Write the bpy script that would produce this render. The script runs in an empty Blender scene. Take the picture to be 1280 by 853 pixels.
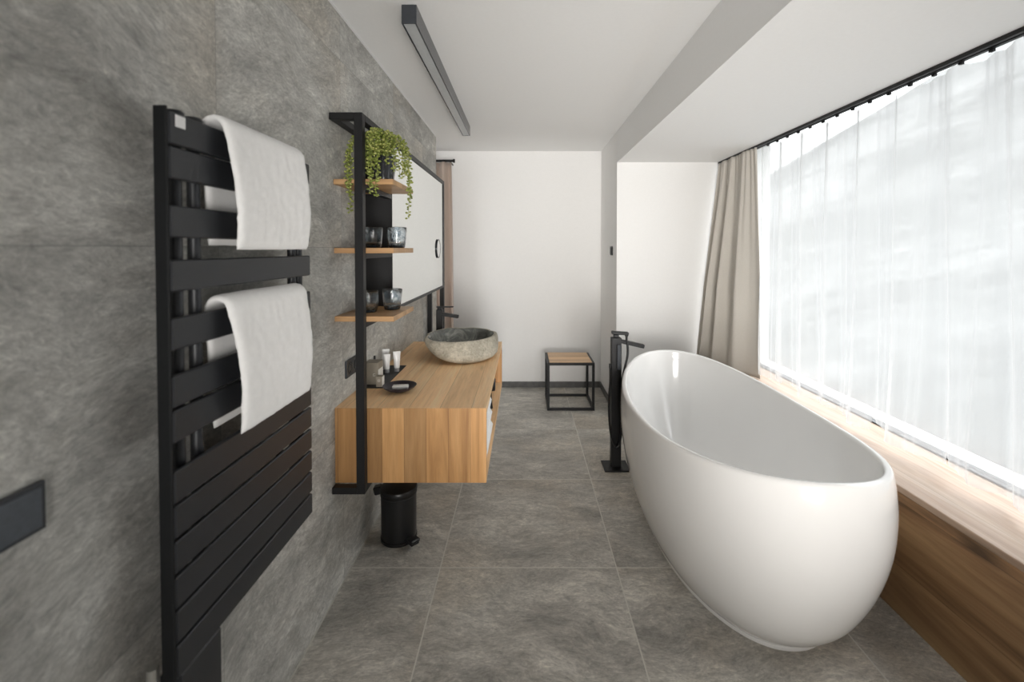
import bpy, bmesh, math, random
from mathutils import Vector, Matrix, noise as mnoise
PI = math.pi
random.seed(7)
C = bpy.context.scene.collection
SC = bpy.context.scene

# ------------------------------------------------------------------ camera, sky, exposure
cam_d = bpy.data.cameras.new('camera'); cam = bpy.data.objects.new('camera', cam_d); C.objects.link(cam)
F_PX = 575.0; PITCH = math.radians(1.2)
cam_d.sensor_width = 36; cam_d.lens = F_PX / 1280 * 36
cam_d.shift_x = -15 / 1280
cam_d.shift_y = -(426.5 - (311 + F_PX * math.tan(PITCH))) / 1280
cam.location = (0, 0, 1.45); cam.rotation_euler = (PI / 2 - PITCH, 0, 0)
cam_d.clip_start = 0.02; cam_d.clip_end = 500
cam_d.dof.use_dof = True; cam_d.dof.focus_distance = 2.5; cam_d.dof.aperture_fstop = 2.4
SC.camera = cam
SC.view_settings.view_transform = 'Standard'; SC.view_settings.look = 'None'
SC.view_settings.gamma = 1; SC.view_settings.use_curve_mapping = False
SC.view_settings.exposure = 0.12
SKY = 2.85; REAR_FILL = 34

world = bpy.data.worlds.new('overcast_sky'); SC.world = world; world.use_nodes = True
nt = world.node_tree; nt.nodes.clear()
wo = nt.nodes.new('ShaderNodeOutputWorld'); bg = nt.nodes.new('ShaderNodeBackground')
bg.inputs['Strength'].default_value = SKY; bg.inputs['Color'].default_value = (0.98, 0.99, 1.0, 1)
# overcast sky: dimmer at the horizon, about three times brighter overhead
_tc = nt.nodes.new('ShaderNodeTexCoord'); _sp = nt.nodes.new('ShaderNodeSeparateXYZ'); _mr = nt.nodes.new('ShaderNodeMapRange')
_mr.inputs['From Min'].default_value = 0; _mr.inputs['From Max'].default_value = 1; _mr.inputs['To Min'].default_value = SKY * .30; _mr.inputs['To Max'].default_value = SKY * 2.9
nt.links.new(_tc.outputs['Generated'], _sp.inputs[0]); nt.links.new(_sp.outputs[2], _mr.inputs['Value']); nt.links.new(_mr.outputs[0], bg.inputs['Strength'])
nt.links.new(bg.outputs[0], wo.inputs[0])

def portal(name, loc, rot, sx, sy):
    l = bpy.data.lights.new(name, 'AREA'); l.shape = 'RECTANGLE'; l.size = sx; l.size_y = sy
    l.cycles.is_portal = True
    o = bpy.data.objects.new(name, l); C.objects.link(o); o.location = loc; o.rotation_euler = rot
    return o
portal('window_portal', (1.99, 2.42, 1.44), (0, PI / 2, 0), 1.86, 3.0)

# added fill light behind the camera, unseen, brightening the surfaces that face it
_l = bpy.data.lights.new('rear_fill', 'AREA'); _l.shape = 'RECTANGLE'; _l.size = 1.1; _l.size_y = 1.9; _l.spread = math.radians(63); _l.energy = REAR_FILL; _l.color = (1.0, .97, .93)
_o = bpy.data.objects.new('rear_fill', _l); C.objects.link(_o); _o.location = (.42, -1.27, 1.35); _o.rotation_euler = (PI / 2 + math.radians(10), 0, 0)

# ------------------------------------------------------------------ helpers
ORG = {}
def link(name, me, parent=None, origin=None):
    o = bpy.data.objects.new(name, me); C.objects.link(o)
    if parent is not None:
        org = ORG[parent]; o.parent = parent
    else:
        if origin is None:
            xs = [v.co.x for v in me.vertices]; ys = [v.co.y for v in me.vertices]; zs = [v.co.z for v in me.vertices]
            org = Vector(((min(xs) + max(xs)) / 2, (min(ys) + max(ys)) / 2, min(zs)))
        else: org = Vector(origin)
        o.location = org
    ORG[o] = org.copy()
    me.transform(Matrix.Translation(-org))
    return o

def obj(name, bm, mat, parent=None, origin=None, smooth=35, label=None):
    """link a bmesh written in world coordinates as one mesh object"""
    bmesh.ops.recalc_face_normals(bm, faces=bm.faces)
    me = bpy.data.meshes.new(name); bm.to_mesh(me); bm.free()
    if smooth:
        for p in me.polygons: p.use_smooth = True
        if smooth < 180: me.set_sharp_from_angle(angle=math.radians(smooth))
    for m in (mat if isinstance(mat, (list, tuple)) else [mat]): me.materials.append(m)
    o = link(name, me, parent, origin)
    if label: o['label'] = label
    return o

def thing(name, label, cat, loc, group=None):
    o = bpy.data.objects.new(name, None); C.objects.link(o); o.location = loc
    o.empty_display_size = .05
    ORG[o] = Vector(loc)
    o['label'] = label; o['category'] = cat
    if group: o['group'] = group
    return o

def tag(o, label, cat, group=None):
    o['label'] = label; o['category'] = cat
    if group: o['group'] = group
    return o

def struct(name, bm, mat, parent=None, **k):
    o = obj(name, bm, mat, parent, **k)
    if parent is None: o['kind'] = 'structure'
    return o

def copy_tree(o, parent=None):
    c = o.copy(); C.objects.link(c); ORG[c] = ORG[o].copy()
    if parent: c.parent = parent
    for ch in [x for x in SC.objects if x.parent == o]: copy_tree(ch, c)
    return c

def N(): return bmesh.new()

def box(bm, x0, x1, y0, y1, z0, z1, bev=0.0, seg=1, rot=None, about=None):
    vs = [bm.verts.new((x, y, z)) for x in (x0, x1) for y in (y0, y1) for z in (z0, z1)]
    q = [(0, 1, 3, 2), (4, 6, 7, 5), (0, 4, 5, 1), (2, 3, 7, 6), (0, 2, 6, 4), (1, 5, 7, 3)]
    fs = [bm.faces.new([vs[i] for i in f]) for f in q]
    allv = vs
    if bev > 0:
        es = list({e for f in fs for e in f.edges})
        r = bmesh.ops.bevel(bm, geom=es, offset=bev, segments=seg, profile=.5, affect='EDGES')
        s = set(r['verts']); allv = list(s | {v for v in vs if v.is_valid})
    if rot is not None:
        ab = Vector(about) if about else Vector(((x0 + x1) / 2, (y0 + y1) / 2, (z0 + z1) / 2))
        bmesh.ops.rotate(bm, verts=allv, cent=ab, matrix=rot)
    return allv

def sweep(bm, pts, r, n=10, cap=True, flat=1.0):
    """tube along points; r number or list"""
    pts = [Vector(p) for p in pts]; rs = r if isinstance(r, (list, tuple)) else [r] * len(pts)
    t0 = (pts[1] - pts[0]).normalized()
    up = Vector((0, 0, 1)) if abs(t0.z) < .9 else Vector((1, 0, 0))
    u = t0.cross(up).normalized(); rings = []
    for i, p in enumerate(pts):
        a = pts[max(i - 1, 0)]; b = pts[min(i + 1, len(pts) - 1)]
        t = (b - a).normalized()
        u = (u - t * u.dot(t)).normalized(); v = t.cross(u)
        rings.append([bm.verts.new(p + (u * math.cos(k * 2 * PI / n) + v * math.sin(k * 2 * PI / n) * flat) * rs[i]) for k in range(n)])
    for i in range(len(pts) - 1):
        for k in range(n):
            bm.faces.new((rings[i][k], rings[i][(k + 1) % n], rings[i + 1][(k + 1) % n], rings[i + 1][k]))
    if cap:
        bm.faces.new(list(reversed(rings[0]))); bm.faces.new(rings[-1])

def lathe(bm, prof, c, n=40, fn=None, sx=1.0, sy=1.0):
    """prof: list of (r, z); r==0 becomes a pole"""
    rings = []
    for j, (r, z) in enumerate(prof):
        if r <= 1e-6: rings.append([bm.verts.new((c[0], c[1], c[2] + z))]); continue
        ring = []
        for k in range(n):
            a = 2 * PI * k / n; rr = r * (fn(a, j, z) if fn else 1)
            ring.append(bm.verts.new((c[0] + rr * math.cos(a) * sx, c[1] + rr * math.sin(a) * sy, c[2] + z)))
        rings.append(ring)
    stitch(bm, rings)

def stitch(bm, rings):
    for a, b in zip(rings[:-1], rings[1:]):
        n = max(len(a), len(b))
        if len(a) == 1 and len(b) == 1: continue
        for k in range(n):
            k2 = (k + 1) % n
            if len(a) == 1: bm.faces.new((a[0], b[k2], b[k]))
            elif len(b) == 1: bm.faces.new((a[k], a[k2], b[0]))
            else: bm.faces.new((a[k], a[k2], b[k2], b[k]))

def sheet(bm, fn, nu, nv, thick=None):
    g = [[bm.verts.new(fn(i / nu, j / nv)) for j in range(nv + 1)] for i in range(nu + 1)]
    for i in range(nu):
        for j in range(nv):
            bm.faces.new((g[i][j], g[i + 1][j], g[i + 1][j + 1], g[i][j + 1]))
    return g

def spline(ks, vs, x):
    """monotone-ish cubic through knots"""
    n = len(ks)
    if x <= ks[0]: return vs[0]
    if x >= ks[-1]: return vs[-1]
    i = max(j for j in range(n - 1) if ks[j] <= x)
    def m(j):
        if j == 0: return (vs[1] - vs[0]) / (ks[1] - ks[0])
        if j == n - 1: return (vs[-1] - vs[-2]) / (ks[-1] - ks[-2])
        return (vs[j + 1] - vs[j - 1]) / (ks[j + 1] - ks[j - 1])
    h = ks[i + 1] - ks[i]; t = (x - ks[i]) / h
    return ((2 * t**3 - 3 * t * t + 1) * vs[i] + (t**3 - 2 * t * t + t) * h * m(i) + (-2 * t**3 + 3 * t * t) * vs[i + 1] + (t**3 - t * t) * h * m(i + 1))

def smooth_path(pts, k=6):
    pts = [Vector(p) for p in pts]; out = []
    for i in range(len(pts) - 1):
        p0 = pts[max(i - 1, 0)]; p1 = pts[i]; p2 = pts[i + 1]; p3 = pts[min(i + 2, len(pts) - 1)]
        for s in range(k):
            t = s / k
            out.append(.5 * ((2 * p1) + (p2 - p0) * t + (2 * p0 - 5 * p1 + 4 * p2 - p3) * t * t + (3 * p1 - p0 - 3 * p2 + p3) * t**3))
    out.append(pts[-1]); return out

# ------------------------------------------------------------------ materials
class MB:
    def __init__(s, name):
        s.m = bpy.data.materials.new(name); s.m.use_nodes = True; s.t = s.m.node_tree
        s.b = s.t.nodes['Principled BSDF']; s.o = s.t.nodes['Material Output']
    def n(s, typ, **k):
        x = s.t.nodes.new('ShaderNode' + typ)
        for a, b in k.items(): setattr(x, a, b)
        return x
    def l(s, a, b): s.t.links.new(a, b)
    def val(s, x, sock):
        if hasattr(x, 'default_value') or hasattr(x, 'is_output'): s.l(x, sock)
        else: sock.default_value = x
    def math(s, op, a, b=None, c=None):
        x = s.n('Math', operation=op); s.val(a, x.inputs[0])
        if b is not None: s.val(b, x.inputs[1])
        if c is not None: s.val(c, x.inputs[2])
        return x.outputs[0]
    def vmath(s, op, a, b=None):
        x = s.n('VectorMath', operation=op); s.val(a, x.inputs[0])
        if b is not None: s.val(b, x.inputs[1])
        return x.outputs[0]
    def ramp(s, f, stops):
        r = s.n('ValToRGB'); s.l(f, r.inputs[0])
        while len(r.color_ramp.elements) < len(stops): r.color_ramp.elements.new(.5)
        for e, (p, c) in zip(r.color_ramp.elements, stops):
            e.position = p; e.color = (c[0], c[1], c[2], 1) if hasattr(c, '__len__') else (c, c, c, 1)
        return r.outputs[0]
    def noise(s, v, scale, detail=4, rough=.55, dist=0.0):
        x = s.n('TexNoise'); s.l(v, x.inputs['Vector']); x.inputs['Scale'].default_value = scale
        x.inputs['Detail'].default_value = detail; x.inputs['Roughness'].default_value = rough; x.inputs['Distortion'].default_value = dist
        return x
    def mix(s, f, a, b, mode='MIX'):
        x = s.n('Mix', data_type='RGBA', blend_type=mode)
        s.val(f, x.inputs[0]); s.val(a, x.inputs[6]); s.val(b, x.inputs[7]); return x.outputs[2]
    def bump(s, h, strength=.2, dist=.01):
        x = s.n('Bump'); s.l(h, x.inputs['Height']); x.inputs['Strength'].default_value = strength; x.inputs['Distance'].default_value = dist
        s.l(x.outputs[0], s.b.inputs['Normal'])

def plain(name, col, rough=.5, metal=0.0, nscale=30, namt=.06, bump=0.0, spec=.5, coat=0.0):
    s = MB(name); tc = s.n('TexCoord').outputs['Object']
    nz = s.noise(tc, nscale, 4)
    lo = [c * (1 - namt) for c in col]; hi = [min(1, c * (1 + namt)) for c in col]
    s.l(s.ramp(nz.outputs[0], [(.3, lo), (.7, hi)]), s.b.inputs['Base Color'])
    s.b.inputs['Roughness'].default_value = rough; s.b.inputs['Metallic'].default_value = metal
    s.b.inputs['Specular IOR Level'].default_value = spec; s.b.inputs['Coat Weight'].default_value = coat
    if bump: s.bump(nz.outputs[0], bump, .002)
    return s.m

def stone_tile(name, ua, va, u0, v0, su, sv, tint, grout, gw=.0022, rough=.5, ang=.6, gmix=1.0, contrast=1.0):
    s = MB(name); pos = s.n('NewGeometry').outputs['Position']
    sep = s.n('SeparateXYZ'); s.l(pos, sep.inputs[0])
    U, V = sep.outputs[ua], sep.outputs[va]
    fu = s.math('DIVIDE', s.math('SUBTRACT', U, u0), su); fv = s.math('DIVIDE', s.math('SUBTRACT', V, v0), sv)
    iu, iv = s.math('FLOOR', fu), s.math('FLOOR', fv)
    cid = s.n('CombineXYZ'); s.l(iu, cid.inputs[0]); s.l(iv, cid.inputs[1])
    wn = s.n('TexWhiteNoise', noise_dimensions='3D'); s.l(cid.outputs[0], wn.inputs['Vector'])
    off = s.vmath('MULTIPLY', wn.outputs['Color'], (31., 31., 31.))
    p2 = s.n('CombineXYZ'); s.l(U, p2.inputs[0]); s.l(V, p2.inputs[1])
    q = s.vmath('ADD', p2.outputs[0], off)
    wv = s.noise(q, 1.6, 3, .5)
    warp = s.vmath('MULTIPLY', s.vmath('SUBTRACT', wv.outputs['Color'], (.5, .5, .5)), (.28, .28, 0.))
    qw = s.vmath('ADD', q, warp)
    mp = s.n('Mapping'); s.l(qw, mp.inputs[0]); mp.inputs['Rotation'].default_value = (0, 0, ang); mp.inputs['Scale'].default_value = (1.0, 2.1, 1.0)
    rz = s.n('CombineXYZ'); s.l(s.math('ADD', ang, s.math('MULTIPLY', s.math('SUBTRACT', wn.outputs['Value'], .5), 1.3)), rz.inputs[2]); s.l(rz.outputs[0], mp.inputs['Rotation'])
    n1 = s.noise(mp.outputs[0], 2.6, 10, .66); n2 = s.noise(mp.outputs[0], 15, 12, .82, .3)
    n3 = s.noise(mp.outputs[0], 60, 10, .85, .5)
    k = contrast
    base = s.ramp(n1.outputs[0], [(.34, [c * (1 - .24 * k) for c in tint]), (.46, [c * (1 - .06 * k) for c in tint]), (.56, [c * (1 + .07 * k) for c in tint]), (.68, [c * (1 + .26 * k) for c in tint])])
    brown = s.ramp(s.noise(q, 1.3, 5, .6).outputs[0], [(.48, 0.), (.62, 1.)])
    base = s.mix(s.math('MULTIPLY', brown, .22 * k), base, (tint[0] * 1.12, tint[1] * .98, tint[2] * .82, 1))
    c2 = s.mix(.8, base, s.ramp(n2.outputs[0], [(.36, 1 - .24 * k), (.5, 1.0), (.64, 1 + .2 * k)]), 'MULTIPLY')
    vein = s.ramp(n2.outputs[0], [(.60, 0.), (.66, 1.)])
    c3 = s.mix(s.math('MULTIPLY', vein, .4), c2, (tint[0] * 1.8, tint[1] * 1.8, tint[2] * 1.7, 1))
    dk = s.ramp(s.noise(mp.outputs[0], .9, 7, .6, .6).outputs[0], [(.478, 0.), (.5, 1.), (.522, 0.)])
    c4 = s.mix(s.math('MULTIPLY', dk, .22 * k), c3, (tint[0] * .5, tint[1] * .49, tint[2] * .46, 1))
    c5 = s.mix(.8, c4, s.ramp(n3.outputs[0], [(.38, 1 - .22 * k), (.5, 1.), (.6, 1 + .22 * k)]), 'MULTIPLY')
    def edge(f, size):
        fr = s.math('FRACT', f); d = s.math('MINIMUM', fr, s.math('SUBTRACT', 1., fr))
        return s.math('LESS_THAN', d, gw / size)
    g = s.math('MULTIPLY', s.math('MAXIMUM', edge(fu, su), edge(fv, sv)), gmix)
    s.l(s.mix(g, c5, (*grout, 1)), s.b.inputs['Base Color'])
    s.l(s.ramp(n2.outputs[0], [(.3, rough * .8), (.7, min(1, rough * 1.25))]), s.b.inputs['Roughness'])
    h = s.math('ADD', s.math('MULTIPLY', n2.outputs[0], 1.), s.math('MULTIPLY', n3.outputs[0], .5))
    s.bump(h, .5, .008)
    return s.m

def wood(name, grain, across, pw, cols, rough=.45, knots=True, gscale=1.0, var=.35, seam=.0012):
    """grain / across: axis index 0,1,2 in world space (objects never rotate)"""
    s = MB(name); pos = s.n('NewGeometry').outputs['Position']
    sep = s.n('SeparateXYZ'); s.l(pos, sep.inputs[0])
    fa = s.math('DIVIDE', s.math('ADD', sep.outputs[across], 7.03), pw); ia = s.math('FLOOR', fa)
    wn = s.n('TexWhiteNoise', noise_dimensions='1D'); s.l(ia, wn.inputs['W'])
    sc = [13.0 * gscale] * 3; sc[grain] = .9 * gscale
    v = s.vmath('MULTIPLY', pos, tuple(sc))
    off = s.vmath('MULTIPLY', wn.outputs['Color'], (17., 23., 19.))
    v = s.vmath('ADD', v, off)
    n1 = s.noise(v, 1.0, 8, .6, 1.1); n2 = s.noise(v, 7.0, 5, .6, .4)
    a = s.ramp(n1.outputs[0], [(.28, cols[0]), (.5, cols[1]), (.72, cols[2])])
    f = s.ramp(wn.outputs['Value'], [(0., 1 - var), (1., 1 + var)])
    a = s.mix(.8, a, f, 'MULTIPLY')
    a = s.mix(.35, a, s.ramp(n2.outputs[0], [(.3, .72), (.6, 1.15)]), 'MULTIPLY')
    if knots:
        sc2 = [3.6] * 3; sc2[grain] = 1.5
        vv = s.n('TexVoronoi'); s.l(s.vmath('ADD', s.vmath('MULTIPLY', pos, tuple(sc2)), s.vmath('MULTIPLY', s.vmath('SUBTRACT', n1.outputs['Color'], (.5, .5, .5)), (.35, .35, .35))), vv.inputs['Vector'])
        vv.inputs['Scale'].default_value = 1.0
        kf = s.ramp(vv.outputs['Distance'], [(.04, 1.), (.15, 0.)])
        a = s.mix(s.math('MULTIPLY', kf, .75), a, tuple(c * .3 for c in cols[0]) + (1,))
    fr = s.math('FRACT', fa); d = s.math('MINIMUM', fr, s.math('SUBTRACT', 1., fr))
    g = s.math('MULTIPLY', s.math('LESS_THAN', d, seam / pw), .45)
    a = s.mix(g, a, tuple(c * .35 for c in cols[0]) + (1,))
    s.l(a, s.b.inputs['Base Color']); s.b.inputs['Roughness'].default_value = rough
    s.bump(n2.outputs[0], .08, .002)
    return s.m

M = {}
M['floor'] = stone_tile('grey_slate_floor_tile', 0, 1, -.38, 2.06, .8, .8, (.53, .51, .465), (.72, .70, .64), rough=.42, ang=.75, contrast=1.45, gw=.0028)
M['stone'] = stone_tile('grey_stone_wall_tile', 1, 2, 1.183, .655, .8, .8, (.52, .515, .485), (.15, .15, .145), rough=.62, ang=-.35, gw=.0012, gmix=.45, contrast=1.35)
M['plaster'] = plain('white_wall_plaster', (.91, .905, .895), .9, nscale=60, namt=.012, bump=.05)
M['ceiling'] = plain('white_ceiling_paint', (.91, .91, .905), .95, nscale=60, namt=.01)
M['skirting'] = plain('dark_grey_skirting_tile', (.11, .11, .108), .5, nscale=22, namt=.25)
OAK = [(.55, .33, .17), (.74, .48, .27), (.85, .6, .37)]
M['oak_top'] = wood('oak_lengthwise_lit', 1, 0, .131, [(.78, .48, .24), (.93, .62, .34), (.96, .73, .46)], rough=.58, var=.13)  # washstand oak made lighter: the light on its top is in the colour
M['oak_side'] = wood('oak_upright_shaded', 2, 0, .092, [(.30, .145, .05), (.45, .24, .09), (.57, .33, .145)], rough=.45, var=.34)  # same oak made darker: the dimmer light on the front is in the colour
M['oak_in'] = wood('oak_boards_inner', 1, 2, .12, OAK, rough=.5, var=.12)
M['oak_shelf'] = wood('oak_shelf_board', 0, 1, .165, [(.34, .19, .085), (.48, .285, .135), (.58, .37, .19)], rough=.45, knots=False, var=.12)
M['oak_stool'] = wood('oak_stool_board', 0, 1, .11, OAK, rough=.45, var=.15)
M['bench_top'] = wood('daylit_bench_board', 1, 0, .21, [(.32, .20, .13), (.44, .31, .22), (.54, .41, .32)], rough=.38, var=.15)  # bench wood turned pale, window light mixed into the colour
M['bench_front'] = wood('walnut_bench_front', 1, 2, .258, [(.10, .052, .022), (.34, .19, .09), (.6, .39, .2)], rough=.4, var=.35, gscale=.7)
M['black'] = plain('black_powder_coated_metal', (.010, .010, .011), .45, .0, nscale=200, namt=.15, bump=.03, spec=.35)
M['rad'] = plain('anthracite_radiator_enamel', (.024, .026, .030), .42, .1, nscale=250, namt=.1, bump=.03, spec=.45)
M['rad_shaded'] = plain('anthracite_enamel_shaded_side', (.010, .011, .012), .55, .0, nscale=250, namt=.1, spec=.25)  # radiator enamel again, darkened by the shade on its near side
M['acrylic'] = plain('glossy_white_acrylic', (.86, .85, .835), .12, nscale=5, namt=.008, coat=.4)
M['chrome'] = plain('polished_chrome', (.75, .75, .76), .12, 1.0, namt=.02)
M['white_plastic'] = plain('white_plastic', (.8, .8, .8), .35, namt=.01)
M['valve'] = plain('pale_metal_valve', (.55, .54, .5), .35, .6)
M['switch'] = plain('anthracite_switch_plastic', (.045, .05, .058), .22, .1, nscale=100, namt=.08)
M['rocker'] = plain('anthracite_rocker_with_sheen', (.10, .115, .135), .16, .3, nscale=100, namt=.08)  # lighter than the plate, a reflection worked into the base colour
M['rubber'] = plain('black_plastic', (.009, .009, .010), .35, nscale=90, namt=.1)
M['grout'] = plain('pale_silicone_joint', (.55, .54, .49), .6, namt=.05)
M['tray'] = plain('black_leather_tray', (.018, .02, .022), .55, nscale=400, namt=.3, bump=.2)
M['dish'] = plain('dark_plum_ceramic', (.028, .022, .028), .45, nscale=60, namt=.2)
M['soap'] = plain('white_wrapped_soap', (.82, .81, .78), .5, namt=.03)
M['taupe'] = plain('taupe_cardboard', (.25, .225, .18), .6, nscale=80, namt=.05)
M['carton_white'] = plain('white_cardboard', (.78, .77, .73), .6, nscale=80, namt=.03)
M['tube'] = plain('white_squeeze_tube', (.78, .78, .77), .3, namt=.02)
M['cap'] = plain('grey_tube_cap', (.35, .35, .36), .35, namt=.03)
M['pot'] = plain('dark_glazed_pot', (.03, .032, .036), .08, nscale=12, namt=.4, coat=.8)
M['soil'] = plain('dark_potting_soil', (.03, .022, .015), .95, nscale=180, namt=.5, bump=.6)

def towel_mat(name, col):
    s = MB(name); tc = s.n('TexCoord').outputs['Object']
    a = s.noise(tc, 420, 3, .7); b = s.noise(tc, 60, 4, .6)
    s.l(s.ramp(b.outputs[0], [(.3, [c * .95 for c in col]), (.7, col)]), s.b.inputs['Base Color'])
    s.b.inputs['Roughness'].default_value = .95; s.b.inputs['Sheen Weight'].default_value = .4
    s.bump(s.math('ADD', a.outputs[0], s.math('MULTIPLY', b.outputs[0], .6)), .45, .003)
    return s.m
M['terry'] = towel_mat('white_terry_cloth', (.95, .945, .935))

def cloth_mat(name, col, col2, weave=500):
    s = MB(name); tc = s.n('TexCoord').outputs['Object']
    mp = s.n('Mapping'); s.l(tc, mp.inputs[0]); mp.inputs['Scale'].default_value = (1, 1, .25)
    a = s.noise(mp.outputs[0], weave, 3, .6)
    s.l(s.ramp(a.outputs[0], [(.3, col), (.7, col2)]), s.b.inputs['Base Color'])
    s.b.inputs['Roughness'].default_value = .9; s.b.inputs['Sheen Weight'].default_value = .25
    s.bump(a.outputs[0], .15, .001)
    tr = s.n('BsdfTranslucent'); tr.inputs[0].default_value = (*col2, 1)
    mx = s.n('MixShader'); mx.inputs[0].default_value = .12
    s.l(s.b.outputs[0], mx.inputs[1]); s.l(tr.outputs[0], mx.inputs[2]); s.l(mx.outputs[0], s.o.inputs[0])
    return s.m
M['drape'] = cloth_mat('beige_drape_linen', (.66, .62, .56), (.75, .71, .65))
M['drape_pink'] = cloth_mat('dusty_brown_curtain', (.50, .40, .335), (.62, .51, .44))

s = MB('sheer_white_voile'); tc = s.n('TexCoord').outputs['Object']
nz = s.noise(tc, 900, 2, .5)
tr = s.n('BsdfTransparent'); tl = s.n('BsdfTranslucent'); df = s.n('BsdfDiffuse')
tl.inputs[0].default_value = (.87, .872, .877, 1); df.inputs[0].default_value = (.84, .85, .86, 1)
m1 = s.n('MixShader'); m1.inputs[0].default_value = .5; s.l(tl.outputs[0], m1.inputs[1]); s.l(df.outputs[0], m1.inputs[2])
m2 = s.n('MixShader'); lw = s.n('LayerWeight'); lw.inputs[0].default_value = .35
fac = s.math('ADD', .33, s.math('MULTIPLY', lw.outputs['Facing'], .58)); fac = s.math('ADD', fac, s.math('MULTIPLY', nz.outputs[0], .08))
s.l(fac, m2.inputs[0]); s.l(tr.outputs[0], m2.inputs[1]); s.l(m1.outputs[0], m2.inputs[2]); s.l(m2.outputs[0], s.o.inputs[0])
M['sheer'] = s.m

s = MB('clear_window_glass'); tr = s.n('BsdfTransparent'); gl = s.n('BsdfGlossy'); gl.inputs['Roughness'].default_value = .01
tr.inputs[0].default_value = (.97, .98, .98, 1)
lw = s.n('LayerWeight'); lw.inputs[0].default_value = .5; mx = s.n('MixShader')
s.l(s.math('ADD', .035, s.math('MULTIPLY', s.math('POWER', lw.outputs['Facing'], 5.0), .9)), mx.inputs[0]); s.l(tr.outputs[0], mx.inputs[1]); s.l(gl.outputs[0], mx.inputs[2]); s.l(mx.outputs[0], s.o.inputs[0])
M['pane'] = s.m

s = MB('silvered_mirror'); tc = s.n('TexCoord').outputs['Object']; nz = s.noise(tc, 3, 2)
s.l(s.ramp(nz.outputs[0], [(.3, (.80, .82, .81)), (.7, (.82, .835, .825))]), s.b.inputs['Base Color'])
s.b.inputs['Metallic'].default_value = 1; s.b.inputs['Roughness'].default_value = .02
M['mirror'] = s.m

s = MB('smoky_blue_glass'); tc = s.n('TexCoord').outputs['Object']; nz = s.noise(tc, 55, 3, .5, 1.0)
s.l(s.ramp(nz.outputs[0], [(.35, (.55, .62, .68)), (.55, (.93, .96, .98))]), s.b.inputs['Base Color'])
s.b.inputs['Transmission Weight'].default_value = 1; s.b.inputs['Roughness'].default_value = .03; s.b.inputs['IOR'].default_value = 1.45
s.bump(nz.outputs[0], .5, .004)
M['glass'] = s.m
M['glass_base'] = plain('smoky_dark_glass_base', (.02, .028, .035), .1, nscale=60, namt=.4, coat=.5)

s = MB('pitted_river_stone'); tc = s.n('TexCoord').outputs['Object']
a = s.noise(tc, 12, 6, .6); b = s.noise(tc, 70, 6, .7, .5); v = s.n('TexVoronoi'); s.l(tc, v.inputs['Vector']); v.inputs['Scale'].default_value = 85
c = s.ramp(a.outputs[0], [(.3, (.30, .275, .22)), (.55, (.50, .46, .375)), (.75, (.62, .57, .47))])
c = s.mix(.65, c, s.ramp(b.outputs[0], [(.32, .5), (.5, 1.), (.7, 1.35)]), 'MULTIPLY')
s.l(c, s.b.inputs['Base Color']); s.b.inputs['Roughness'].default_value = .85
s.bump(s.math('ADD', b.outputs[0], s.math('MULTIPLY', v.outputs['Distance'], .6)), .55, .006)
M['river'] = s.m
s = MB('polished_dark_stone'); tc = s.n('TexCoord').outputs['Object']
a = s.noise(tc, 9, 8, .7, 1.2)
s.l(s.ramp(a.outputs[0], [(.3, (.07, .072, .065)), (.52, (.16, .165, .15)), (.7, (.40, .40, .36))]), s.b.inputs['Base Color'])
s.b.inputs['Roughness'].default_value = .16
M['polish'] = s.m

def leaf_mat(name, c1, c2, c3):
    s = MB(name); tc = s.n('TexCoord').outputs['Object']; a = s.noise(tc, 70, 3, .5)
    s.l(s.ramp(a.outputs[0], [(.32, c1), (.5, c2), (.68, c3)]), s.b.inputs['Base Color'])
    s.b.inputs['Roughness'].default_value = .4; s.b.inputs['Subsurface Weight'].default_value = .1
    s.b.inputs['Subsurface Radius'].default_value = (.01, .02, .005)
    return s.m
M['leaf'] = leaf_mat('pearl_leaf_green', (.09, .12, .02), (.22, .265, .045), (.50, .50, .18))

s = MB('frosted_lamp_diffuser'); tc = s.n('TexCoord').outputs['Object']; nz = s.noise(tc, 40, 2)
s.l(s.ramp(nz.outputs[0], [(.3, (.50, .52, .53)), (.7, (.54, .56, .57))]), s.b.inputs['Base Color']); s.b.inputs['Roughness'].default_value = .35
M['diffuser'] = s.m

s = MB('darkened_snow_forest_slope'); pos = s.n('NewGeometry').outputs['Position']
a = s.noise(pos, .035, 7, .6, .5); b = s.noise(pos, .5, 5, .65)
f = s.math('ADD', s.math('MULTIPLY', a.outputs[0], .7), s.math('MULTIPLY', b.outputs[0], .3))
s.l(s.ramp(f, [(.42, (.090, .092, .091)), (.5, (.118, .12, .119)), (.6, (.17, .172, .172))]), s.b.inputs['Base Color']); s.b.inputs['Roughness'].default_value = .9  # far darker than snow, to hold down the brightness behind the sheer
M['dark_snow'] = s.m

# ------------------------------------------------------------------ the room
WN = .95; ZW = 2.36
XL, YB, ZC, XP, YP, ZB = -.786, 4.78, 2.458, .80, 3.97, 2.192
YF = -1.3
def bx(x0, x1, y0, y1, z0, z1, bev=0.0): bm = N(); box(bm, x0, x1, y0, y1, z0, z1, bev); return bm
struct('floor', bx(-1.6, 1.95, YF, YB + .1, -.12, 0), M['floor'])
struct('ceiling', bx(-1.6, XP + .02, YF, YB + .1, ZC, ZC + .15), M['ceiling'])
bm = N(); box(bm, XP, 1.735, YF, YP + .01, ZB, ZC + .15); box(bm, 1.735, 2.1, YF, YP + .01, ZW, ZC + .15)
struct('ceiling_bay', bm, M['ceiling'])
struct('wall_left', bx(XL - .22, XL, YF, 4.13, 0, ZC - .012), M['stone'])
struct('wall_recess', bx(-1.62, -1.5, 4.0, YB, 0, ZC), M['plaster'])
struct('wall_back', bx(-1.62, XP + .01, YB, YB + .12, 0, ZC), M['plaster'])
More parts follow.
